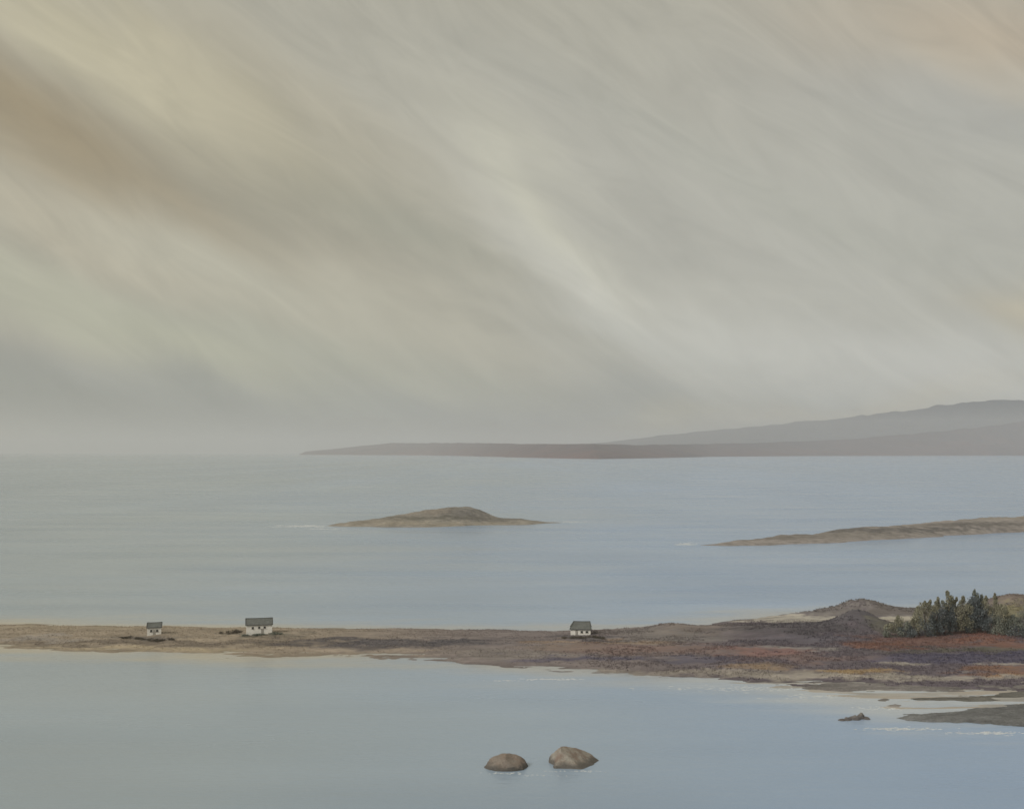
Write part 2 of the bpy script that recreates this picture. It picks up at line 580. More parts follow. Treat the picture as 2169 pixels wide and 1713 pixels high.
# the island in the bay
isle_poly = poly_g([(700, 1113), (780, 1115), (900, 1116), (1000, 1113), (1100, 1111), (1185, 1107), (1120, 1104), (1040, 1100), (960, 1098), (880, 1099), (800, 1105)])
x0, y0 = isle_poly.min(0) - 25
x1, y1 = isle_poly.max(0) + 25
X, Y = np.meshgrid(np.arange(x0, x1, 1.0), np.arange(y0, y1, 1.4))
s = sdist(isle_poly, X, Y) + fbm(X * 0.03, Y * 0.04, 5, 60) * 9
Z = np.where(s > 0, 2.2 * (1 - np.exp(-np.maximum(s, 0) / 9)), s * 0.06)
up = np.clip(Z / 1.2, 0, 1)
for px, py, h, rx, ry in [(935, 1104, 5.6, 26, 26), (985, 1105, 5.2, 19, 24), (880, 1106, 3.3, 28, 22), (1010, 1105, 2.2, 12, 20), (820, 1108, 1.2, 25, 18), (1070, 1106, 1.0, 25, 15)]:
    gx, gy = ground(px, py)
    Z = Z + up * h * np.exp(-((X - gx) / rx) ** 2 - ((Y - gy) / ry) ** 2)
Z = Z + up * (fbm(X * 0.06, Y * 0.06, 5, 66, 0.55) * 2.0)
PX, PY = project(X, Y, np.maximum(Z, 0))
C = paint(PX, PY, X, Y, np.broadcast_to((.30, .28, .255), X.shape + (3,)),
          [(985, 1088, 60, 13, (.17, .16, .155), .95), (900, 1096, 120, 4, (.16, .15, .12), .8), (1080, 1100, 90, 4, (.17, .16, .15), .8),
           (820, 1106, 90, 5, (.32, .28, .22), .8), (900, 1110, 180, 4, (.36, .31, .24), .8), (900, 1080, 60, 7, (.31, .25, .2), .6)], 70, 14, 3)
isle = grid_mesh('island', X, Y, np.maximum(Z, -1.2), C, Z > -0.5, M_isle)
tag(isle, 'small humped island in the middle of the bay', None, None, 'structure')

# the long bar of land entering from the right
bar_poly = poly_g([(1466, 1155), (1560, 1156), (1650, 1153.5), (1755, 1150), (1898, 1141), (2030, 1133), (2169, 1126), (2600, 1112), (2900, 1100),
                   (2600, 1090), (2169, 1103), (2022, 1112), (1969, 1118), (1827, 1127), (1684, 1139), (1542, 1148)])
x0, y0 = bar_poly.min(0) - 20
x1, y1 = bar_poly.max(0) + 20
X, Y = np.meshgrid(np.arange(x0, x1, 1.3), np.arange(y0, y1, 1.7))
s = sdist(bar_poly, X, Y) + fbm(X * 0.03, Y * 0.05, 5, 80) * 9
gx = smooth(130, 330, X)
hh = 3.6 + 4.6 * gx
Z = np.where(s > 0, hh * (1 - np.exp(-np.maximum(s, 0) / (11 + 6 * gx))), s * 0.06)
up = np.clip(Z / 2, 0, 1)
Z = Z + up * fbm(X * 0.03, Y * 0.05, 5, 84, 0.55) * 3.0
PX, PY = project(X, Y, np.maximum(Z, 0))
C = paint(PX, PY, X, Y, np.broadcast_to((.31, .285, .28), X.shape + (3,)),
          [(1750, 1132, 220, 7, (.25, .225, .205), .8), (1900, 1121, 180, 5, (.13, .125, .125), .9), (2080, 1110, 110, 5, (.14, .13, .125), .85),
           (1620, 1140, 110, 5, (.21, .185, .17), .8), (1800, 1112, 160, 4, (.37, .325, .28), .6), (2120, 1093, 130, 8, (.31, .275, .235), .7)], 90, 20, 3)
bar = grid_mesh('peninsula', X, Y, np.maximum(Z, -1.2), C, Z > -0.5, M_isle)
tag(bar, 'long low bar of land entering the bay from the right', None, None, 'structure')


# far shore: a red-brown foreshore ridge and the grey-mauve mountain behind it
def hills(name, sky_pts, shore_pts, depth, back, col_lo, col_hi, seed, x_lo, x_hi, rough_amp, label):
    sp, bp = np.array(sky_pts, float), np.array(shore_pts, float)
    cols = np.linspace(x_lo, x_hi, 420)
    t = np.concatenate([np.linspace(0, 1, 46), 1 + np.linspace(0.06, 1, 12)])
    T, PXc = np.meshgrid(t, cols, indexing='ij')
    ysh = np.interp(PXc, bp[:, 0], bp[:, 1])
    Y0 = H * F / (ysh - HY)
    Yc = Y0 + np.minimum(T, 1) * depth + np.maximum(T - 1, 0) * back
    Xc = (PXc - CX) / F * (Y0 + depth * 0.5)
    Xc = Xc * (Yc / (Y0 + depth * 0.5)) ** 0.6
    crestpx = CX + F * Xc / (Y0 + depth)
    crest = np.maximum(H + (HY - np.interp(crestpx, sp[:, 0], sp[:, 1])) * (Y0 + depth) / F, 0)
    rise = np.where(T < 1, T ** 0.8 * (1 - 0.15 * np.sin(T * math.pi * 1.0)), np.maximum(1 - (T - 1) ** 1.5, 0))
    n = fbm(Xc * 0.0011, Yc * 0.0011, 6, seed, 0.55)
    Zc = crest * rise + n * crest * rough_amp * np.sin(np.clip(T, 0, 1) * math.pi) ** 0.7 + fbm(Xc * 0.004, Yc * 0.002, 4, seed + 3) * crest * 0.05 * (T > 0.02)
    Zc = np.where(T < 0.001, -3, Zc)
    m = np.clip(Zc / (crest + 1), 0, 1)[..., None] + fbm(Xc * 0.0016, Yc * 0.003, 5, seed + 8)[..., None] * 0.7
    m = np.clip(m, 0, 1)
    c = np.array(col_lo) * (1 - m) + np.array(col_hi) * m
    o = grid_mesh(name, Xc[:, ::1], Yc, Zc, c, None, M_hill)
    return tag(o, label, None, None, 'structure')


shore = [(500, 963.5), (620, 963), (900, 964), (1000, 966), (1150, 970), (1260, 972), (1380, 970), (1500, 967), (1700, 965.5), (2169, 964.5), (3200, 964.5)]
hills('far_ridge', [(640, 957), (700, 951), (780, 943), (830, 938), (1000, 938), (1100, 940), (1250, 940), (1350, 942), (1500, 940), (1650, 936), (1800, 930), (1950, 917), (2060, 906), (2169, 893), (2400, 880), (3200, 930)],
      shore, 1500, 2500, (.14, .075, .07), (.105, .072, .08), 110, 640, 3200, 0.35, 'red-brown foreshore ridge across the bay')
hills('far_mountain', [(1000, 957), (1180, 945), (1300, 935), (1400, 922), (1500, 912), (1600, 903), (1700, 893), (1800, 884), (1900, 872), (2000, 858), (2060, 850), (2130, 847), (2169, 849), (2300, 858), (2600, 850), (3200, 920)],
      [(900, 963), (3300, 963)], 3500, 4000, (.080, .072, .080), (.070, .068, .085), 130, 950, 3200, 0.3, 'long grey-mauve mountain rising to the right')

# ------------------------------------------------------------------ the sea
def axis(lo, hi, step, far_lo, far_hi, grow=1.35):
    a = list(np.arange(lo, hi + 0.01, step))
    d, p = step, lo
    L = []
    while p > far_lo:
        d *= grow
        p -= d
        L.append(max(p, far_lo))
    d, p = step, a[-1]
    U = []
    while p < far_hi:
        d *= grow
        p += d
        U.append(min(p, far_hi))
    return np.array(L[::-1] + a + U)


SEA = 62000.0
sx = axis(-240, 300, 2.0, -SEA, SEA)
sy = axis(140, 460, 2.0, -SEA, SEA)
X, Y = np.meshgrid(sx, sy)
near = (np.abs(X - 30) < 330) & (Y > 100) & (Y < 520)
sdm = np.full(X.shape, -60.0)
sdm[near] = sdist(main_poly, X[near], Y[near])
sds = np.full(X.shape, -60.0)
sds[near] = sdist(sand_poly, X[near], Y[near])
deep = np.array((.30, .43, .66))
green = np.array((.37, .455, .54))
shore_beige = np.array((.56, .50, .38))  # beige tint mixed in towards the headland shore, stronger on the left
milky = np.array((.58, .62, .66))
side = smooth(0.30, -0.40, X / (np.abs(Y) + 60) + fbm(X * 0.004, Y * 0.006, 4, 200) * 0.25)[..., None]
C = deep * (1 - side) + green * side
C = C * (1 + 0.12 * fbm(X * 0.010, Y * 0.035, 5, 210)[..., None])
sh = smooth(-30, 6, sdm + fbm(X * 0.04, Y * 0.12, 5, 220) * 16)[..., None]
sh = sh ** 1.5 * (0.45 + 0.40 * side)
C = C * (1 - sh) + shore_beige * sh
ms = smooth(-26, 4, sds + fbm(X * 0.03, Y * 0.2, 5, 230) * 18)[..., None] * 0.75
C = C * (1 - ms) + milky * ms
m, nt, n, l, p = new_mat('sea_water')
ca = add(n, 'ShaderNodeVertexColor', layer_name='Col')
l.new(ca.outputs['Color'], p.inputs['Base Color'])
geo = add(n, 'ShaderNodeNewGeometry')


def streak(scale, sc3, detail=5, rough=0.55):
    mpn = add(n, 'ShaderNodeMapping')
    mpn.inputs['Scale'].default_value = sc3
    l.new(geo.outputs['Position'], mpn.inputs[0])
    t = add(n, 'ShaderNodeTexNoise')
    t.inputs['Scale'].default_value = scale
    t.inputs['Detail'].default_value = detail
    t.inputs['Roughness'].default_value = rough
    l.new(mpn.outputs[0], t.inputs['Vector'])
    return t.outputs['Fac']


calm = streak(1.0, (0.006, 0.03, 1), 6, 0.6)       # slicks and cat's-paws, drawn out across the view
rr = add(n, 'ShaderNodeMapRange')
rr.inputs['From Min'].default_value = 0.35
rr.inputs['From Max'].default_value = 0.65
rr.inputs['To Min'].default_value = 0.16
rr.inputs['To Max'].default_value = 0.30
l.new(calm, rr.inputs['Value'])
l.new(rr.outputs[0], p.inputs['Roughness'])
p.inputs['IOR'].default_value = 1.33
w1 = streak(1.0, (0.18, 0.42, 1), 3, 0.5)
w2 = streak(1.0, (0.9, 1.7, 1), 3, 0.5)
ad = add(n, 'ShaderNodeMath', operation='MULTIPLY_ADD')
l.new(w2, ad.inputs[0])
ad.inputs[1].default_value = 0.25
l.new(w1, ad.inputs[2])
bn = add(n, 'ShaderNodeBump')
bn.inputs['Strength'].default_value = 1.0
bn.inputs['Distance'].default_value = 0.12
l.new(ad.outputs[0], bn.inputs['Height'])
l.new(bn.outputs[0], p.inputs['Normal'])
M_sea = m
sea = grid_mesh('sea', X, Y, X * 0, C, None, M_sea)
tag(sea, 'calm grey-blue sea water of the bay', None, None, 'structure')


# ------------------------------------------------------------------ cottages
M_wall = noise_mat('whitewash', (.88, .87, .84), 0.10, 1.2, 0.9, bump=0.4, bump_scale=6, bump_dist=0.03)
M_slate = noise_mat('slate_roof', (.15, .16, .157), 0.25, 1.5, 0.7, amp2=0.25, bump=0.5, bump_scale=5, bump_dist=0.05)
M_ridge = noise_mat('ridge_tile', (.095, .10, .098), 0.2, 3, 0.8)
M_pane = noise_mat('window_glass', (.03, .033, .035), 0.1, 2, 0.15, spec=0.5)
M_frame = noise_mat('window_frame', (.22, .21, .19), 0.1, 2, 0.7)
M_door = noise_mat('door_paint', (.40, .385, .36), 0.15, 2, 0.6)
M_stone = noise_mat('threshold_stone', (.22, .2, .18), 0.2, 2, 0.9)


def bm_box(bm, x0, x1, y0, y1, z0, z1):
    v = [bm.verts.new((x, y, z)) for z in (z0, z1) for y in (y0, y1) for x in (x0, x1)]
    for f in ((0, 2, 3, 1), (4, 5, 7, 6), (0, 1, 5, 4), (2, 6, 7, 3), (0, 4, 6, 2), (1, 3, 7, 5)):
        bm.faces.new([v[i] for i in f])


def part_box(name, mat, parent, *b):
    bm = bmesh.new()
    bm_box(bm, *b)
    return from_bm(name, bm, mat, parent)


def cottage(px, py, w, d, hw, hr, rz, windows, door, label, hip=0.0, over=0.28, ridge_shift=0.0):
    gx, gy = ground(px, py)
    for _ in range(3):
        z = h_at(gx, gy + d / 2)
        gx, gy = ground(px, py, z)
    gy2 = gy + d / 2
    gz = min(h_at(gx + sx_ * w / 2, gy2 + sy_ * d / 2) for sx_ in (-1, 1) for sy_ in (-1, 1))
    o = empty('cottage', (gx, gy2, gz), rz)
    tag(o, label, 'cottage', 'white cottages on the spit')
    # walls with gables
    bm = bmesh.new()
    a, b = w / 2, d / 2
    top = hw + (z - gz)
    zr = top + hr
    prof = [(-b, -0.4), (b, -0.4), (b, top), (0, top + (hr * 0.93 if hip == 0 else 0)), (-b, top)]
    vl = [bm.verts.new((-a, y, zz)) for y, zz in prof]
    vr = [bm.verts.new((a, y, zz)) for y, zz in prof]
    bm.faces.new(vl[::-1])
    bm.faces.new(vr)
    for i in range(5):
        j = (i + 1) % 5
        bm.faces.new((vl[i], vl[j], vr[j], vr[i]))
    from_bm('wall', bm, M_wall, o)
    # roof: two thick pitches (or hipped ends), slightly sagging along the ridge
    bm = bmesh.new()
    A, B = a + over, b + over
    e = top - hr * over / b
    th = 0.22
    ns = 8
    rows = []
    for i in range(ns + 1):
        u = -1 + 2 * i / ns
        sag = 0.07 * (1 - u * u)
        xr = u * (A - hip) + ridge_shift
        xe = u * A
        rows.append([bm.verts.new(c) for c in ((xe, -B, e), (xe, -B, e + th), (xr, 0, zr + th - sag), (xe, B, e + th), (xe, B, e), (xr, 0, zr - 0.05 - sag))])
    for i in range(ns):
        p0, p1 = rows[i], rows[i + 1]
        for k in range(6):
            kk = (k + 1) % 6
            bm.faces.new((p0[k], p0[kk], p1[kk], p1[k]))
    bm.faces.new(rows[0][::-1])
    bm.faces.new(rows[-1])
    roof = from_bm('roof', bm, M_slate, o)
    # ridge and verge cappings
    bm = bmesh.new()
    r = A - hip
    for i in range(ns):
        u0, u1 = -1 + 2 * i / ns, -1 + 2 * (i + 1) / ns
        zz = zr + th - 0.07 * (1 - ((u0 + u1) / 2) ** 2)
        bm_box(bm, u0 * r + ridge_shift + 0.01, u1 * r + ridge_shift - 0.01, -0.16, 0.16, zz - 0.08, zz + 0.07)
    from_bm('ridge_tile', bm, M_ridge, roof)
    for sgn in (-1, 1):
        bm = bmesh.new()
        x0_, x1_ = sgn * (A + 0.02), sgn * (A - 0.22)
        xr0, xr1 = sgn * (A - hip + 0.02) + ridge_shift, sgn * (A - hip - 0.22) + ridge_shift
        t = [(x0_, -B - .02, e + th + .06), (x1_, -B - .02, e + th + .06), (xr1, -.1, zr + th + .06), (xr0, -.1, zr + th + .06)]
        vb = [bm.verts.new((q[0], q[1], q[2] - 0.16)) for q in t]
        vt = [bm.verts.new(q) for q in t]
        bm.faces.new(vt)
        bm.faces.new(vb[::-1])
        for i in range(4):
            j = (i + 1) % 4
            bm.faces.new((vb[i], vb[j], vt[j], vt[i]))
        from_bm('verge_board', bm, M_ridge, roof)
    bm = bmesh.new()
    bm_box(bm, -A + 0.05, A - 0.05, -B - 0.09, -B - 0.003, e + 0.02, e + 0.15)
    from_bm('gutter', bm, M_ridge, roof)
    f = -b
    for wx, wz, ww, wh in windows:
        wz = wz + (z - gz)
        win = part_box('window', M_frame, o, wx - ww / 2, wx + ww / 2, f - 0.05, f + 0.05, wz, wz + wh)
        part_box('pane', M_pane, win, wx - ww / 2 + .06, wx - .025, f - 0.062, f - 0.03, wz + .06, wz + wh - .06)
        part_box('pane', M_pane, win, wx + .025, wx + ww / 2 - .06, f - 0.062, f - 0.03, wz + .06, wz + wh - .06)
        part_box('sill', M_stone, win, wx - ww / 2 - .08, wx + ww / 2 + .08, f - 0.14, f - 0.004, wz - .09, wz - .003)
    if door is not None:
        zz = z - gz
        dr = part_box('door', M_door, o, door - .36, door + .36, f - 0.055, f + 0.04, zz - 0.05, zz + 1.6)
        part_box('handle', M_ridge, dr, door + .22, door + .27, f - 0.11, f - 0.056, zz + .85, zz + .97)
        part_box('doorstep', M_stone, o, door - .6, door + .6, f - 0.6, f - 0.06, zz - .3, zz + .02)
    return o


cottage(322, 1345, 4.0, 4.2, 2.3, 1.05, R(17), [(-0.85, 1.05, 0.62, 0.62), (0.85, 1.05, 0.62, 0.62)], 0.0,
        'smallest white cottage, leftmost on the spit, with two windows', over=0.22, ridge_shift=0.15)
cottage(545, 1342, 7.6, 5.0, 2.75, 1.45, R(13), [(-1.9, 1.55, 0.6, 0.6), (0.0, 1.62, 0.6, 0.6), (1.6, 1.62, 0.6, 0.6)], 0.9,
        'largest white cottage with a long grey roof and three windows', over=0.25)
cottage(1231, 1345, 6.0, 5.0, 1.9, 1.75, R(-4), [(0.35, 0.75, 0.7, 0.55), (1.9, 0.8, 0.8, 0.5)], -1.2,
        'white cottage under a deep rounded roof, standing alone mid-spit', hip=0.75, over=0.3, ridge_shift=0.35)

# ------------------------------------------------------------------ boulders in the near water
def boulder(name, px, py, size, cuts, seed, mat, sink=0.35, rz=0, squash=1.0):
    gx, gy = ground(px, py)
    bm = bmesh.new()
    bmesh.ops.create_icosphere(bm, subdivisions=5, radius=1.0)
    rs = Vector((seed * 3.1, seed * 1.7, seed * 0.9))
    for v in bm.verts:
        co = v.co.copy()
        for nrm, off in cuts:                       # worn planes
            nv = Vector(nrm).normalized()
            d = co.dot(nv) - off
            if d > 0:
                co -= nv * d * 0.9
        k = mnoise.fractal(co * 1.3 + rs, 0.9, 2.1, 4) * 0.10 + mnoise.fractal(co * 5 + rs, 0.8, 2.1, 3) * 0.025
        co *= 1 + k
        v.co = Vector((co.x * size[0], co.y * size[1], co.z * size[2]))
    o = from_bm(name, bm, mat, None, True)
    o.location = (gx, gy + size[1] * 0.55, -sink * size[2])
    o.rotation_euler = (0, 0, rz)
    return o


def rock_mat(name, top, side, dark):
    m, nt, n, l, p = new_mat(name)
    geo = add(n, 'ShaderNodeNewGeometry')
    pos = geo.outputs['Position']
    a = add(n, 'ShaderNodeTexNoise')
    a.inputs['Scale'].default_value = 0.55
    a.inputs['Detail'].default_value = 7
    a.inputs['Roughness'].default_value = 0.65
    l.new(pos, a.inputs['Vector'])
    r = add(n, 'ShaderNodeValToRGB')
    r.color_ramp.elements[0].position = 0.40
    r.color_ramp.elements[0].color = (*top, 1)
    r.color_ramp.elements[1].position = 0.62
    r.color_ramp.elements[1].color = (*side, 1)
    l.new(a.outputs['Fac'], r.inputs[0])
    # tide mark: weed and wet rock just above the water
    sp = add(n, 'ShaderNodeSeparateXYZ')
    l.new(pos, sp.inputs[0])
    b = add(n, 'ShaderNodeTexNoise')
    b.inputs['Scale'].default_value = 0.9
    b.inputs['Detail'].default_value = 5
    l.new(pos, b.inputs['Vector'])
    ma = add(n, 'ShaderNodeMath', operation='MULTIPLY_ADD')
    l.new(b.outputs['Fac'], ma.inputs[0])
    ma.inputs[1].default_value = -1.6
    l.new(sp.outputs['Z'], ma.inputs[2])
    mr = add(n, 'ShaderNodeMapRange')
    mr.inputs['From Min'].default_value = -0.35
    mr.inputs['From Max'].default_value = 0.35
    l.new(ma.outputs[0], mr.inputs['Value'])
    mx = add(n, 'ShaderNodeMix', data_type='RGBA')
    mx.inputs['A'].default_value = (*dark, 1)
    l.new(mr.outputs[0], mx.inputs['Factor'])
    l.new(r.outputs[0], mx.inputs['B'])
    c = add(n, 'ShaderNodeTexNoise')
    c.inputs['Scale'].default_value = 5
    c.inputs['Detail'].default_value = 6
    l.new(pos, c.inputs['Vector'])
    mr2 = add(n, 'ShaderNodeMapRange')
    mr2.inputs['From Min'].default_value = 0.3
    mr2.inputs['From Max'].default_value = 0.7
    mr2.inputs['To Min'].default_value = 0.75
    mr2.inputs['To Max'].default_value = 1.25
    l.new(c.outputs['Fac'], mr2.inputs['Value'])
    sc = add(n, 'ShaderNodeVectorMath', operation='SCALE')
    l.new(mx.outputs['Result'], sc.inputs[0])
    l.new(mr2.outputs[0], sc.inputs['Scale'])
    l.new(sc.outputs[0], p.inputs['Base Color'])
    p.inputs['Roughness'].default_value = 0.85
    bn = add(n, 'ShaderNodeBump')
    bn.inputs['Strength'].default_value = 0.9
    bn.inputs['Distance'].default_value = 0.2
    d = add(n, 'ShaderNodeTexNoise')
    d.inputs['Scale'].default_value = 1.8
    d.inputs['Detail'].default_value = 9
    d.inputs['Roughness'].default_value = 0.65
    l.new(pos, d.inputs['Vector'])
    l.new(d.outputs['Fac'], bn.inputs['Height'])
    l.new(bn.outputs[0], p.inputs['Normal'])
    return m


M_rock = rock_mat('boulder_rock', (.245, .195, .165), (.26, .23, .205), (.12, .11, .10))
M_rock2 = rock_mat('boulder_rock_pale', (.245, .19, .16), (.36, .335, .30), (.135, .125, .115))
M_rock3 = rock_mat('shore_rock', (.22, .20, .19), (.25, .23, .22), (.13, .12, .12))
b1 = boulder('boulder', 1073, 1629, (3.85, 2.8, 2.7), [((-0.55, -0.2, 0.8), 0.80), ((0.5, -0.3, 0.9), 0.80), ((0.9, -0.2, 0.5), 0.85)], 3, M_rock, 0.10)
tag(b1, 'lower rounded brown boulder in the near water, left of the two', 'boulder', 'boulders in the near water')
b2 = boulder('boulder', 1228, 1624, (6.9, 3.4, 4.3), [((0.62, -0.2, 0.72), 0.30), ((-0.93, -0.1, 0.3), 0.70), ((-0.2, -0.75, 0.6), 0.80), ((-0.1, 0, 1), 0.92)], 8, M_rock2, 0.14)
tag(b2, 'taller boulder with brown left face and pale sloping right side', 'boulder', 'boulders in the near water')
shore_rocks = [
    (1785, 1526, 0.9, 0.5, 'flat small grey rock at the left end of the shore rocks'), (1797, 1525, 1.1, 0.9, 'second grey rock from the left in the shore rocks'),
    (1811, 1524, 1.35, 1.35, 'broad low grey rock in the middle of the shore rocks'), (1824, 1522, 1.1, 1.8, 'tallest grey rock of the small shore rock cluster'),
    (1836, 1523, 1.0, 0.7, 'last low grey rock at the right of the shore rocks')]
for k, (px, py, w, h, lab) in enumerate(shore_rocks):
    o = boulder('rock', px, py, (w, w * 0.8, h), [((0.5, -0.3, 0.9), 0.75), ((-0.6, -0.4, 0.6), 0.8)], 20 + k, M_rock3, 0.3, k * 1.3)
    tag(o, lab, 'rock', 'small rocks off the reef')

# ------------------------------------------------------------------ trees and bushes
def leaf_mat(name, c1, c2):
    m, nt, n, l, p = new_mat(name)
    geo = add(n, 'ShaderNodeNewGeometry')
    r = add(n, 'ShaderNodeValToRGB')
    r.color_ramp.elements[0].color = (*c1, 1)
    r.color_ramp.elements[1].color = (*c2, 1)
    l.new(geo.outputs['Random Per Island'], r.inputs[0])
    l.new(r.outputs[0], p.inputs['Base Color'])
    p.inputs['Roughness'].default_value = 0.75
    p.inputs['Specular IOR Level'].default_value = 0.2
    return m


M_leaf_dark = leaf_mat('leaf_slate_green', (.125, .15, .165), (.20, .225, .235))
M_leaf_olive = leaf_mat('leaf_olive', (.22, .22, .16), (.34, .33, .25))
M_leaf_mid = leaf_mat('leaf_grey_green', (.16, .18, .16), (.26, .275, .235))
M_leaf_heath = leaf_mat('leaf_heath', (.10, .09, .075), (.17, .15, .12))
M_bark = noise_mat('bark', (.13, .11, .095), 0.3, 2, 0.95)


def tube(V, Fc, p0, p1, r0, r1, n=6):
    p0, p1 = Vector(p0), Vector(p1)
    d = (p1 - p0).normalized()
    a = d.orthogonal().normalized()
    b = d.cross(a)
    s = len(V)
    for p, r in ((p0, r0), (p1, r1)):
        for i in range(n):
            t = 2 * math.pi * i / n
            V.append(p + a * (r * math.cos(t)) + b * (r * math.sin(t)))
    for i in range(n):
        j = (i + 1) % n
        Fc.append((s + i, s + j, s + n + j, s + n + i))


def leaves(clumps, per, size, seed):
    """clumps: (centre, radii); many small leaf sprays through each clump's volume"""
    rg = np.random.default_rng(seed)
    V, Fc = [], []
    for (c, rad) in clumps:
        for _ in range(per):
            d = rg.normal(size=3)
            d /= np.linalg.norm(d)
            q = np.array(c) + d * np.array(rad) * rg.random() ** 0.45
            up = np.array((rg.normal() * 0.5, rg.normal() * 0.5, 1.0))
            up /= np.linalg.norm(up)
            sd = np.cross(up, rg.normal(size=3))
            sd /= np.linalg.norm(sd) + 1e-9
            L, Wd = size * (0.6 + rg.random() * 0.8), size * (0.3 + rg.random() * 0.35)
            s = len(V)
            V += [q - up * L * 0.5, q + sd * Wd * 0.5, q + up * L * 0.5, q - sd * Wd * 0.5]
            Fc.append((s, s + 1, s + 2, s + 3))
    return V, Fc


def tree(px, top, foot, wpx, mats, label, seed, name='tree', group='trees at the edge of the headland', cat='tree', dens=1.0):
    gx, gy = ground(px, foot, 1.2)
    for _ in range(3):
        z = h_at(gx, gy)
        gx, gy = ground(px, foot, z)
    hgt = (foot - top) * gy / F
    wid = wpx * gy / F
    rg = random.Random(seed)
    o = empty(name, (gx, gy, z - 0.08))
    tag(o, label, cat, group)
    V, Fc = [], []
    lean = rg.uniform(-0.06, 0.06) * hgt
    ns = 5
    pts = [Vector((lean * (i / ns) ** 1.5 + rg.uniform(-.06, .06) * wid * (i > 0), rg.uniform(-.05, .05) * wid * (i > 0), hgt * 0.96 * i / ns)) for i in range(ns + 1)]
    for i in range(ns):
        tube(V, Fc, pts[i], pts[i + 1], 0.022 * hgt * (1 - i / ns) + 0.03, 0.022 * hgt * (1 - (i + 1) / ns) + 0.03)
    clumps = []
    nc = max(7, int(hgt * 1.7))
    for k in range(nc):
        t = 0.10 + 0.90 * (k + rg.random() * 0.8) / nc
        ax = pts[min(int(t * ns), ns - 1)].lerp(pts[min(int(t * ns) + 1, ns)], (t * ns) % 1)
        env = wid * 0.5 * (0.55 + 0.6 * math.sin(math.pi * min(t * 0.85 + 0.12, 1.0))) * (1 - 0.5 * max(0, t - 0.7) / 0.3)
        an = rg.random() * 6.283
        rr = env * (0.35 + 0.6 * rg.random()) * (1 if t < 0.92 else 0.2)
        c = ax + Vector((math.cos(an) * rr, math.sin(an) * rr, rg.uniform(-.1, .3)))
        tube(V, Fc, ax - Vector((0, 0, 0.25 * rr + 0.1)), c, 0.05, 0.02, 4)
        cr = env * rg.uniform(0.42, 0.7) + 0.12
        clumps.append((tuple(c), (cr, cr, cr * rg.uniform(0.8, 1.5))))
    clumps.append((tuple(pts[-1]), (0.22 + 0.05 * wid, 0.22 + 0.05 * wid, 0.05 * hgt + 0.15)))
    soup('trunk', V, Fc, M_bark, None, o)
    lo = [c for c in clumps if c[0][2] < hgt * mats[2]]  # lower and upper clumps differ: crown shade and highlights put into leaf colour
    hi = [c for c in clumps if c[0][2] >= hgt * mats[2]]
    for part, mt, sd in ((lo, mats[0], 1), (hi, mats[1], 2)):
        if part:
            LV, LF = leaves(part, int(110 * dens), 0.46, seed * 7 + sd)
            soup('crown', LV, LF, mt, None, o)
    return o


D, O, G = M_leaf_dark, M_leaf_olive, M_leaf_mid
tree_rows = [
    (1886, 1322, 1349, 13, (G, O, .6), 'low grey-green bush at the left end of the tree clump'),
    (1902, 1304, 1349, 15, (G, O, .5), 'small olive tree standing apart at the left of the clump'),
    (1920, 1319, 1350, 15, (D, G, .7), 'squat dark bush between the first two small trees'),
    (1937, 1310, 1350, 17, (D, O, .55), 'short dark-footed tree, fourth from the left of the clump'),
    (1947, 1285, 1345, 20, (O, O, .5), 'bushy olive tree where the clump begins to rise'),
    (1961, 1273, 1349, 20, (D, O, .45), 'olive-topped tree with a dark lower crown, left part of clump'),
    (1973, 1270, 1343, 15, (O, O, .5), 'slim olive tree left of the dark central trees'),
    (1985, 1264, 1346, 15, (D, O, .7), 'dark tree with a small knobbed tip, left of the tall one'),
    (1998, 1271, 1338, 17, (D, G, .75), 'dark rounded tree just left of the tall slender-tipped one'),
    (2011, 1251, 1340, 17, (D, O, .65), 'tall dark tree with a pale rounded tip, left of two tallest'),
    (2024, 1264, 1337, 16, (D, O, .5), 'dark-footed pale-topped tree right of the rounded tall tip'),
    (2037, 1263, 1333, 18, (O, O, .5), 'pale olive tree in the middle of the clump'),
    (2047, 1290, 1340, 16, (G, O, .5), 'low pale bush in the gap between the dark trees'),
    (2058, 1264, 1340, 16, (D, D, .8), 'dark slate-green tree left of the tallest tree'),
    (2068, 1248, 1338, 16, (D, G, .8), 'tallest tree of the clump with a thin pointed tip'),
    (2081, 1259, 1338, 17, (D, G, .75), 'dark broad tree right of the tallest tree'),
    (2092, 1262, 1341, 15, (D, O, .7), 'dark tree with olive crest, second right of the tallest'),
    (2107, 1256, 1343, 13, (G, O, .5), 'thin olive tree with a single spindly tip'),
    (2119, 1279, 1346, 17, (G, O, .6), 'grey-green tree right of the spindly one'),
    (2131, 1283, 1344, 16, (O, O, .5), 'olive bush-like tree near the right edge'),
    (2145, 1302, 1346, 20, (G, G, .5), 'low grey-green bush near the right edge'),
    (2157, 1308, 1350, 16, (D, G, .6), 'low dark bush beside the rightmost tree'),
    (2170, 1278, 1348, 19, (D, G, .5), 'dark tree cut by the right edge of the picture'),
]
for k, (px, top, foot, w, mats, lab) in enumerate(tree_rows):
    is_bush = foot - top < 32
    tree(px, top, foot, w * 1.75, mats, lab, 300 + k, 'bush' if is_bush else 'tree', cat='bush' if is_bush else 'tree')


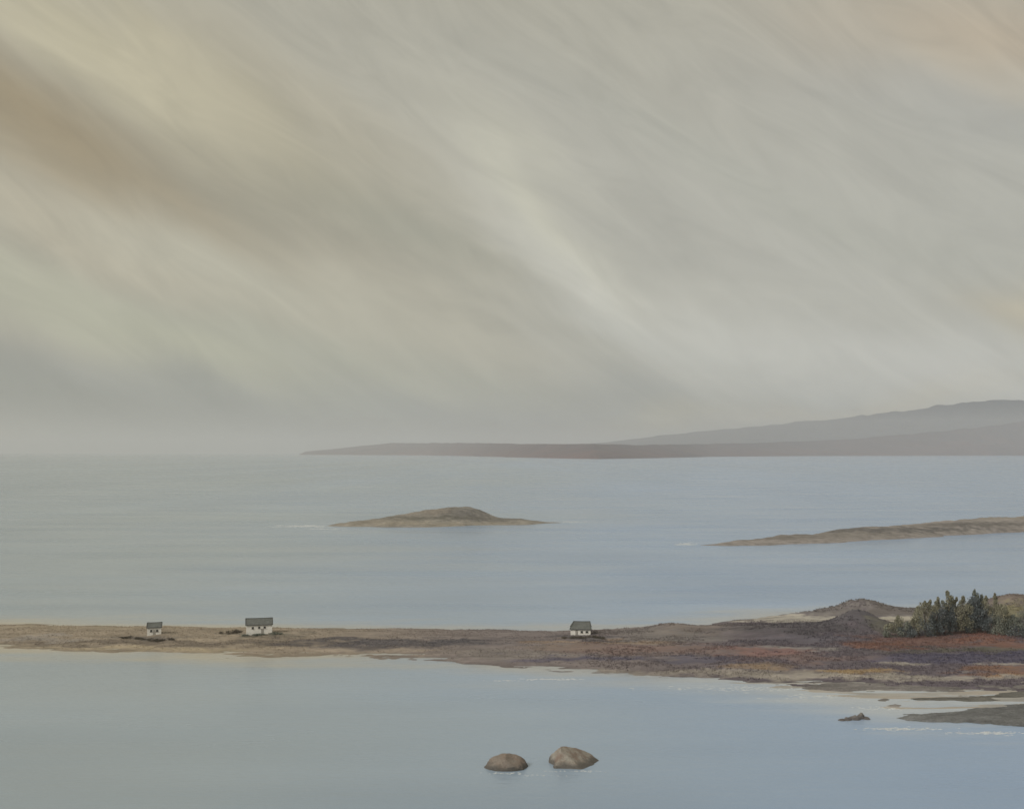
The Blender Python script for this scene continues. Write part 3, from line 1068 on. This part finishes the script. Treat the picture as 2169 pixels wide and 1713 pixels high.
def bush(px, py, wpx, hpx, mat, label, seed):
    gx, gy = ground(px, py)
    for _ in range(3):
        z = h_at(gx, gy)
        gx, gy = ground(px, py, z)
    w, h = wpx * gy / F, hpx * gy / F
    rg = random.Random(seed)
    o = empty('bush', (gx, gy, z - 0.05))
    tag(o, label, 'bush', 'low bushes beside the cottages')
    V, Fc, cl = [], [], []
    for k in range(max(6, int(w * 2.2))):
        x = rg.uniform(-.5, .5) * w
        hh = h * (1 - (2 * x / w) ** 2 * 0.6) * rg.uniform(0.6, 1)
        yy = rg.uniform(-.8, .8)
        c = Vector((x, yy, hh * 0.5 + h_at(gx + x, gy + yy) - z + 0.1))
        tube(V, Fc, (0, 0, 0.02), c, 0.05, 0.02, 4)
        cl.append((tuple(c), (0.85, 0.7, hh * 0.6)))
    soup('stem', V, Fc, M_bark, None, o)
    LV, LF = leaves(cl, 75, 0.28, seed)
    soup('foliage', LV, LF, mat, None, o)


bush(488, 1341, 44, 10, M_leaf_heath, 'long low bush against the left side of the largest cottage', 501)
bush(585, 1343, 26, 6, M_leaf_mid, 'low scrub beside the right side of the largest cottage', 502)
bush(280, 1351, 52, 5, M_leaf_heath, 'flat scrub to the left of the smallest cottage', 503)
bush(322, 1357, 46, 7, M_leaf_heath, 'low scrub in front of the smallest cottage', 504)
bush(355, 1351, 26, 6, M_leaf_heath, 'small scrub to the right of the smallest cottage', 505)
bush(1215, 1352, 50, 5, M_leaf_heath, 'low dark scrub in front of the rounded-roof cottage', 506)
bush(1262, 1351, 34, 5, M_leaf_heath, 'scrub at the right of the rounded-roof cottage', 507)
bush(540, 1346, 60, 4, M_leaf_mid, 'low hedge along the front of the largest cottage', 508)

# ------------------------------------------------------------------ ground cover: heather and dry grass
def cover(name, n, xr, yr, seed, size, mat, label, dens=None):
    rg = np.random.default_rng(seed)
    x = rg.uniform(*xr, n)
    y = rg.uniform(*yr, n)
    z = land_h(x[None], y[None])[0]
    k = (z > 0.35) & (fbm(x * 0.08, y * 0.16, 4, seed) > -0.18)
    x, y, z = x[k], y[k], z[k]
    px, py = project(x, y, np.clip(z, 0, 1.2))
    k = (px > -60) & (px < 2240) & (np.abs(py - 1305) > 8)
    x, y, z, px, py = x[k], y[k], z[k], px[k], py[k]
    m = len(x)
    tt1 = smooth(500, 1100, px)[:, None]
    tt2 = smooth(1250, 1650, px)[:, None]
    b = (tan * (1 - tt1) + greyb * tt1) * (1 - tt2) + darkp * tt2
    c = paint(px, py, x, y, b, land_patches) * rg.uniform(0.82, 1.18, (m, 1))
    B = 5
    V = np.zeros((m, B, 3, 3))
    for i in range(B):
        a = rg.uniform(0, 6.283, m)
        s = size * rg.uniform(0.5, 1.3, m)
        ox, oy = rg.normal(0, size * 0.6, m), rg.normal(0, size * 0.6, m)
        dx_, dy_ = np.cos(a) * s * 0.35, np.sin(a) * s * 0.35
        lx, ly = rg.normal(0, .35, m) * s, rg.normal(0, .35, m) * s
        V[:, i, 0] = np.stack([x + ox - dx_, y + oy - dy_, z - 0.12], 1)
        V[:, i, 1] = np.stack([x + ox + dx_, y + oy + dy_, z - 0.12], 1)
        V[:, i, 2] = np.stack([x + ox + lx, y + oy + ly, z + s], 1)
    V = V.reshape(-1, 3)
    Fc = np.arange(len(V)).reshape(-1, 3)
    o = soup(name, V, Fc, mat, np.repeat(c, B * 3, 0))
    return tag(o, label, None, None, 'stuff')


M_cover = noise_mat('heather', None, 0.15, 0.5, 0.95, attr=True, amp2=0.1)
cover('heather', 46000, (20, 190), (258, 420), 601, 0.34, M_cover, 'heather and bracken covering the headland')
cover('dry_grass', 26000, (-175, 40), (285, 366), 602, 0.2, M_cover, 'short dry grass on the low spit')

# ------------------------------------------------------------------ surf and foam
M_foam = noise_mat('foam', (.80, .85, .90), 0.12, 0.5, 0.8)
M_foam.node_tree.nodes['Principled BSDF'].inputs['Alpha'].default_value = 0.8


def foam(spots, seed):
    rg = np.random.default_rng(seed)
    V, Fc = [], []
    for (px, py, hx, hy, n, sz) in spots:
        for _ in range(n):
            qx, qy = px + rg.normal() * hx * 0.5, py + rg.normal() * hy * 0.5
            gx, gy = ground(qx, qy)
            L = sz * rg.uniform(0.4, 1.6)
            Wd = L * rg.uniform(0.25, 0.5)
            s = len(V)
            m = 9
            V.append((gx, gy, 0.06))
            for i in range(m):
                a = 6.283 * i / m
                r = rg.uniform(0.6, 1.1)
                V.append((gx + math.cos(a) * L * r, gy + math.sin(a) * Wd * r, 0.005))
            for i in range(m):
                Fc.append((s, s + 1 + i, s + 1 + (i + 1) % m))
    o = soup('foam', V, Fc, M_foam, None, None, True)
    return tag(o, 'white foam where small waves break on the shores', None, None, 'stuff')


foam([(640, 1114, 60, 2.4, 150, 2.4), (690, 1120, 50, 2, 40, 2.2), (1215, 1105, 28, 1.5, 30, 2.0), (1452, 1152, 24, 3, 60, 1.7),
      (1165, 1438, 70, 1.6, 60, 0.5), (1080, 1441, 50, 1.5, 14, 0.5), (1910, 1543, 90, 3, 110, 0.42), (2090, 1552, 80, 3, 90, 0.42),
      (1600, 1458, 170, 7, 110, 0.55), (1740, 1474, 90, 6, 90, 0.5), (1880, 1500, 60, 5, 50, 0.45), (1072, 1637, 44, 2.5, 40, 0.2), (1222, 1633, 60, 2.5, 40, 0.2), (1140, 1642, 70, 2, 16, 0.2)], 700)

# ------------------------------------------------------------------ haze over the bay
bm = bmesh.new()
bm_box(bm, -SEA - 500, SEA + 500, -SEA - 500, SEA + 500, -4.0, 760.0)
m = bpy.data.materials.new('haze_air')
m.use_nodes = True
nt = m.node_tree
nt.nodes.clear()
pv = nt.nodes.new('ShaderNodeVolumePrincipled')
pv.inputs['Color'].default_value = (.91, .925, .95, 1)
pv.inputs['Density'].default_value = 5.6e-5
pv.inputs['Anisotropy'].default_value = 0.0
om = nt.nodes.new('ShaderNodeOutputMaterial')
nt.links.new(pv.outputs[0], om.inputs['Volume'])
hz = from_bm('haze', bm, m)
tag(hz, 'thin pale sea haze lying over the bay', None, None, 'stuff')
